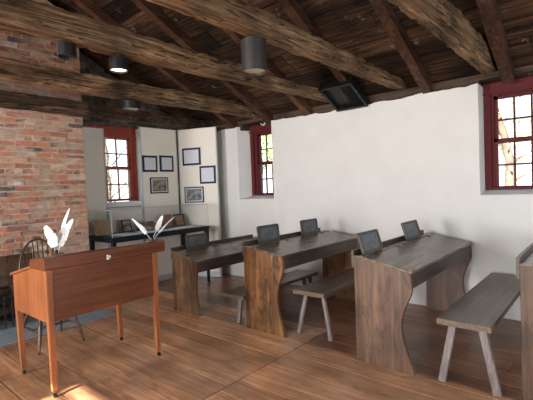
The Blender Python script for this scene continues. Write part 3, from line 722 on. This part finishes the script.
def picture(label, panel, u0, u1, z0, z1, kind, name='framed_picture', tabs=0, off=0.007):
    an = panel.rotation_euler[2]; ux = Vector((math.cos(an), math.sin(an), 0)); nx = Vector((math.sin(an), -math.cos(an), 0))
    w_, h_ = u1-u0, z1-z0
    t = thing(name, label, 'picture', panel.location+ux*((u0+u1)/2)+nx*off+Vector((0, 0, z0)), (0, 0, an), 'framed sheets on the exhibition boards')
    q = MB(); q.box(-w_/2, w_/2, -.008, .0065, 0, h_); q.build('mount_board', M['mat'], t, .001)
    mw = .034
    q = MB(); q.box(-w_/2+mw, w_/2-mw, -.0105, -.0082, mw, h_-mw)
    q.build({'text': 'printed_sheet', 'photo': 'photograph', 'photo2': 'photograph'}[kind], M[kind], t)
    if kind != 'text':
        q = MB(); b0 = mw-.012; q.box(-w_/2+b0, w_/2-b0, -.0095, -.0081, b0, h_-b0); q.build('white_border', M['white'], t)
    if tabs:
        q = MB(); q.box(-.045, .045, -.012, .004, -.035, -.004); q.build('caption_tab', M['white'], t)
picture('navy-framed printed sheet, left of the upper pair on the screen by the window', P2, .02, .295, 1.845, 2.115, 'text')
picture('navy-framed printed sheet, right of the upper pair on the screen by the window', P2, .345, .615, 1.85, 2.125, 'text')
picture('navy-framed sepia photograph under the pair of printed sheets', P2, .145, .49, 1.485, 1.755, 'photo')
picture('navy-framed sheet at the top of the corner screen', P3, .08, .43, 1.95, 2.25, 'text', tabs=1)
picture('navy-framed text sheet at the right edge of the corner screen', P3, .40, .70, 1.62, 1.925, 'text')
picture('navy-framed grey photograph lowest on the corner screen', P3, .09, .46, 1.30, 1.575, 'photo2', tabs=1)

# ------------------------------------------------------------ display table with glass case
t = thing('display_table', 'long black-blue table carrying the glass display case', 'table', (-5.36, 3.54, 0))
q = MB(); q.box(-.33, .36, -.88, .825, .885, .92); q.build('table_top', M['navy'], t, .003)
q = MB(); q.box(-.31, .34, -.86, -.835, .845, .885); q.box(-.31, .34, .785, .81, .845, .885); q.box(-.31, -.285, -.835, .785, .845, .885); q.box(.315, .34, -.835, .785, .845, .885); q.build('table_apron', M['navy'], t)
for x, y in ((-.29, -.84), (.32, -.84), (-.29, .79), (.32, .79)):
    q = MB(); q.bar((x, y, .001), (x, y, .885), .035, .035, .055, .055, (0, 1, 0)); q.build('leg', M['navy'], t, .002)
gc = thing('glass_case', 'low clear glass display case over papers on the long table', 'display case', (-5.36, 3.54, .921))
for nm_, bx in (('side_glass', (-.32, .35, -.87, -.866, 0, .355)), ('side_glass', (-.32, .35, .806, .81, 0, .355)), ('front_glass', (.346, .35, -.866, .806, 0, .355)), ('rear_glass', (-.32, -.316, -.866, .806, 0, .355)), ('top_glass', (-.32, .35, -.87, .81, .356, .361))):
    q = MB(); q.box(*bx); q.build(nm_, M['case_glass'], gc)
q = MB()
for x, y in ((-.318, -.868), (.348, -.868), (.348, .808), (-.318, .808)): q.box(x-.003, x+.003, y-.003, y+.003, 0, .362)
q.box(-.32, .35, -.872, -.866, .357, .363); q.box(.344, .351, -.87, .81, .357, .363); q.box(-.32, .35, .805, .811, .357, .363)
q.build('polished_edges', M['panel_edge'], gc)
def sheet(label, x, y, w_, l_, rz, m_='sheet'):
    q = MB(); q.box(-w_/2, w_/2, -l_/2, l_/2, 0, .002); o = q.build('paper_sheet', M[m_]); o.location = (x, y, .9215); o.rotation_euler = (0, 0, rz); tag(o, label, 'paper', 'sheets in the glass case')
sheet('pale handwritten sheet nearest the left end of the glass case', -5.27, 3.00, .40, .34, .06); sheet('pale handwritten sheet in the middle of the glass case', -5.25, 3.40, .38, .36, -.05); sheet('pale sheet near the right end of the glass case', -5.22, 4.05, .30, .44, .03); sheet('small white sheet before the dark book in the case', -5.14, 3.7, .18, .20, .1)
def easel(label, x, y, w_, h_, inner, fm, lean=-.3, yaw=0, name='framed_photograph', cat='framed photograph'):
    t = thing(name, label, cat, (x, y, .9225), (0, 0, yaw), 'items standing in the glass case'); rt = Matrix.Rotation(lean, 4, 'Y')
    q = MB(); b0 = .018
    for bx in ((-.008, .008, -w_/2, w_/2, 0, b0), (-.008, .008, -w_/2, w_/2, h_-b0, h_), (-.008, .008, -w_/2, -w_/2+b0, b0, h_-b0), (-.008, .008, w_/2-b0, w_/2, b0, h_-b0)): q.box(*bx, mat=rt)
    q.build('frame', M[fm], t)
    q = MB(); q.box(-.005, .004, -w_/2+b0, w_/2-b0, b0, h_-b0, mat=rt); q.build('picture', M[inner], t)
    q = MB(); q.bar((-.095, 0, .003), rt @ Vector((-.010, 0, h_*.7)), .02, .006); q.build('strut', M[fm], t)
easel('tan framed picture leaning at the left end of the glass case', -5.50, 2.80, .24, .215, 'photoframe', 'photoframe')
easel('dark framed photograph standing second from the left in the case', -5.53, 3.20, .17, .19, 'photo', 'black', -.25, .15)
easel('dark brown book standing upright in the middle of the case', -5.53, 3.90, .20, .21, 'bookbrown', 'bookbrown', -.12, 0, 'standing_book', 'book')
easel('brown framed photograph leaning at the right end of the case', -5.52, 4.17, .19, .21, 'bookbrown', 'black', -.35, -.15)
t = thing('open_book', 'dark open book on a stand in the middle of the glass case', 'book', (-5.45, 3.52, .9225))
q = MB(); q.prism([(-.11, 0), (.11, 0), (.11, .02), (-.11, .11)], 'y', -.15, .15); q.build('stand', M['navy'], t, .002)
for s in (-1, 1):
    q = MB(); q.add([(-.108, 0, .118), (-.108, s*.14, .128), (.108, s*.14, .040), (.108, 0, .030), (-.108, 0, .111), (-.108, s*.14, .111), (.108, s*.14, .0225), (.108, 0, .0225)], [(0, 1, 2, 3), (4, 5, 6, 7), (0, 1, 5, 4), (1, 2, 6, 5), (2, 3, 7, 6), (3, 0, 4, 7)]); q.build('page_block', M['photo'] if s < 0 else M['bookbrown'], t)

# ------------------------------------------------------------ outdoors
q = MB(); q.box(-40, 40, 5.4, 60, -.5, -.3); q.box(-40, -6.5, -30, 5.4, -.5, -.3); struct(q.build('ground', M['grass']))
def tree(label, x, y, H, lean, leafm, nl, cr, seed, rad=.16):
    rnd = random.Random(seed); t = thing('tree', label, 'tree', (x, y, -.3), (0, 0, 0), 'trees outside the windows')
    top = Vector((lean[0]*H, lean[1]*H, H)); q = MB(); pts = [top*(k/8)+Vector((rnd.uniform(-.06, .06), rnd.uniform(-.06, .06), 0))*(k/8*2) for k in range(9)]
    q.tube(pts, [rad*(1-.75*k/8) for k in range(9)], 10); q.build('trunk', M['bark'], t, 0, True)
    tips = []; q = MB()
    for k in range(9):
        b0 = pts[0].lerp(top, rnd.uniform(.3, .98)); an = rnd.uniform(0, 2*PI); l_ = cr*rnd.uniform(.5, 1.0)
        tp = b0+Vector((math.cos(an)*l_, math.sin(an)*l_, l_*rnd.uniform(.1, .8))); mid = b0.lerp(tp, .5)+Vector((0, 0, .12*l_)); q.tube([b0, mid, tp], [.03, .018, .006], 5); tips += [mid, tp, tp]
        for e in range(3):
            a2 = mid.lerp(tp, rnd.random()); t2_ = a2+Vector((rnd.uniform(-1, 1), rnd.uniform(-1, 1), rnd.uniform(-.3, .8)))*l_*.4; q.tube([a2, t2_], [.010, .004], 4); tips.append(t2_)
    q.build('branches', M['bark'], t)
    q = MB()
    for k in range(nl):
        c0 = rnd.choice(tips)+Vector([rnd.gauss(0, cr*.13) for _ in range(3)]); a = Vector([rnd.gauss(0, 1) for _ in range(3)]).normalized(); b1 = a.orthogonal().normalized(); s_0 = rnd.uniform(.04, .09)
        q.add([c0-a*s_0, c0+b1*s_0*.5, c0+a*s_0, c0-b1*s_0*.5], [(0, 1, 2, 3)])
    q.build('foliage', M[leafm], t)
tree('leafy green tree seen through the middle window', -11.0, 12.5, 4.2, (0, 0), 'leaf', 3200, 2.2, 3)
tree('tree with bare slanting trunk seen through the right window', -1.13, 8.6, 4.2, (-.15, .0), 'leafy', 450, 1.5, 5, .12)
tree('pale leafy tree farther off seen through the right window', -3.2, 15, 4.5, (0, 0), 'leafy', 1500, 2.6, 8)
tree('sparse tree outside the left window', -15.5, 8.2, 4.5, (0, 0), 'leafy', 250, 2.2, 11)
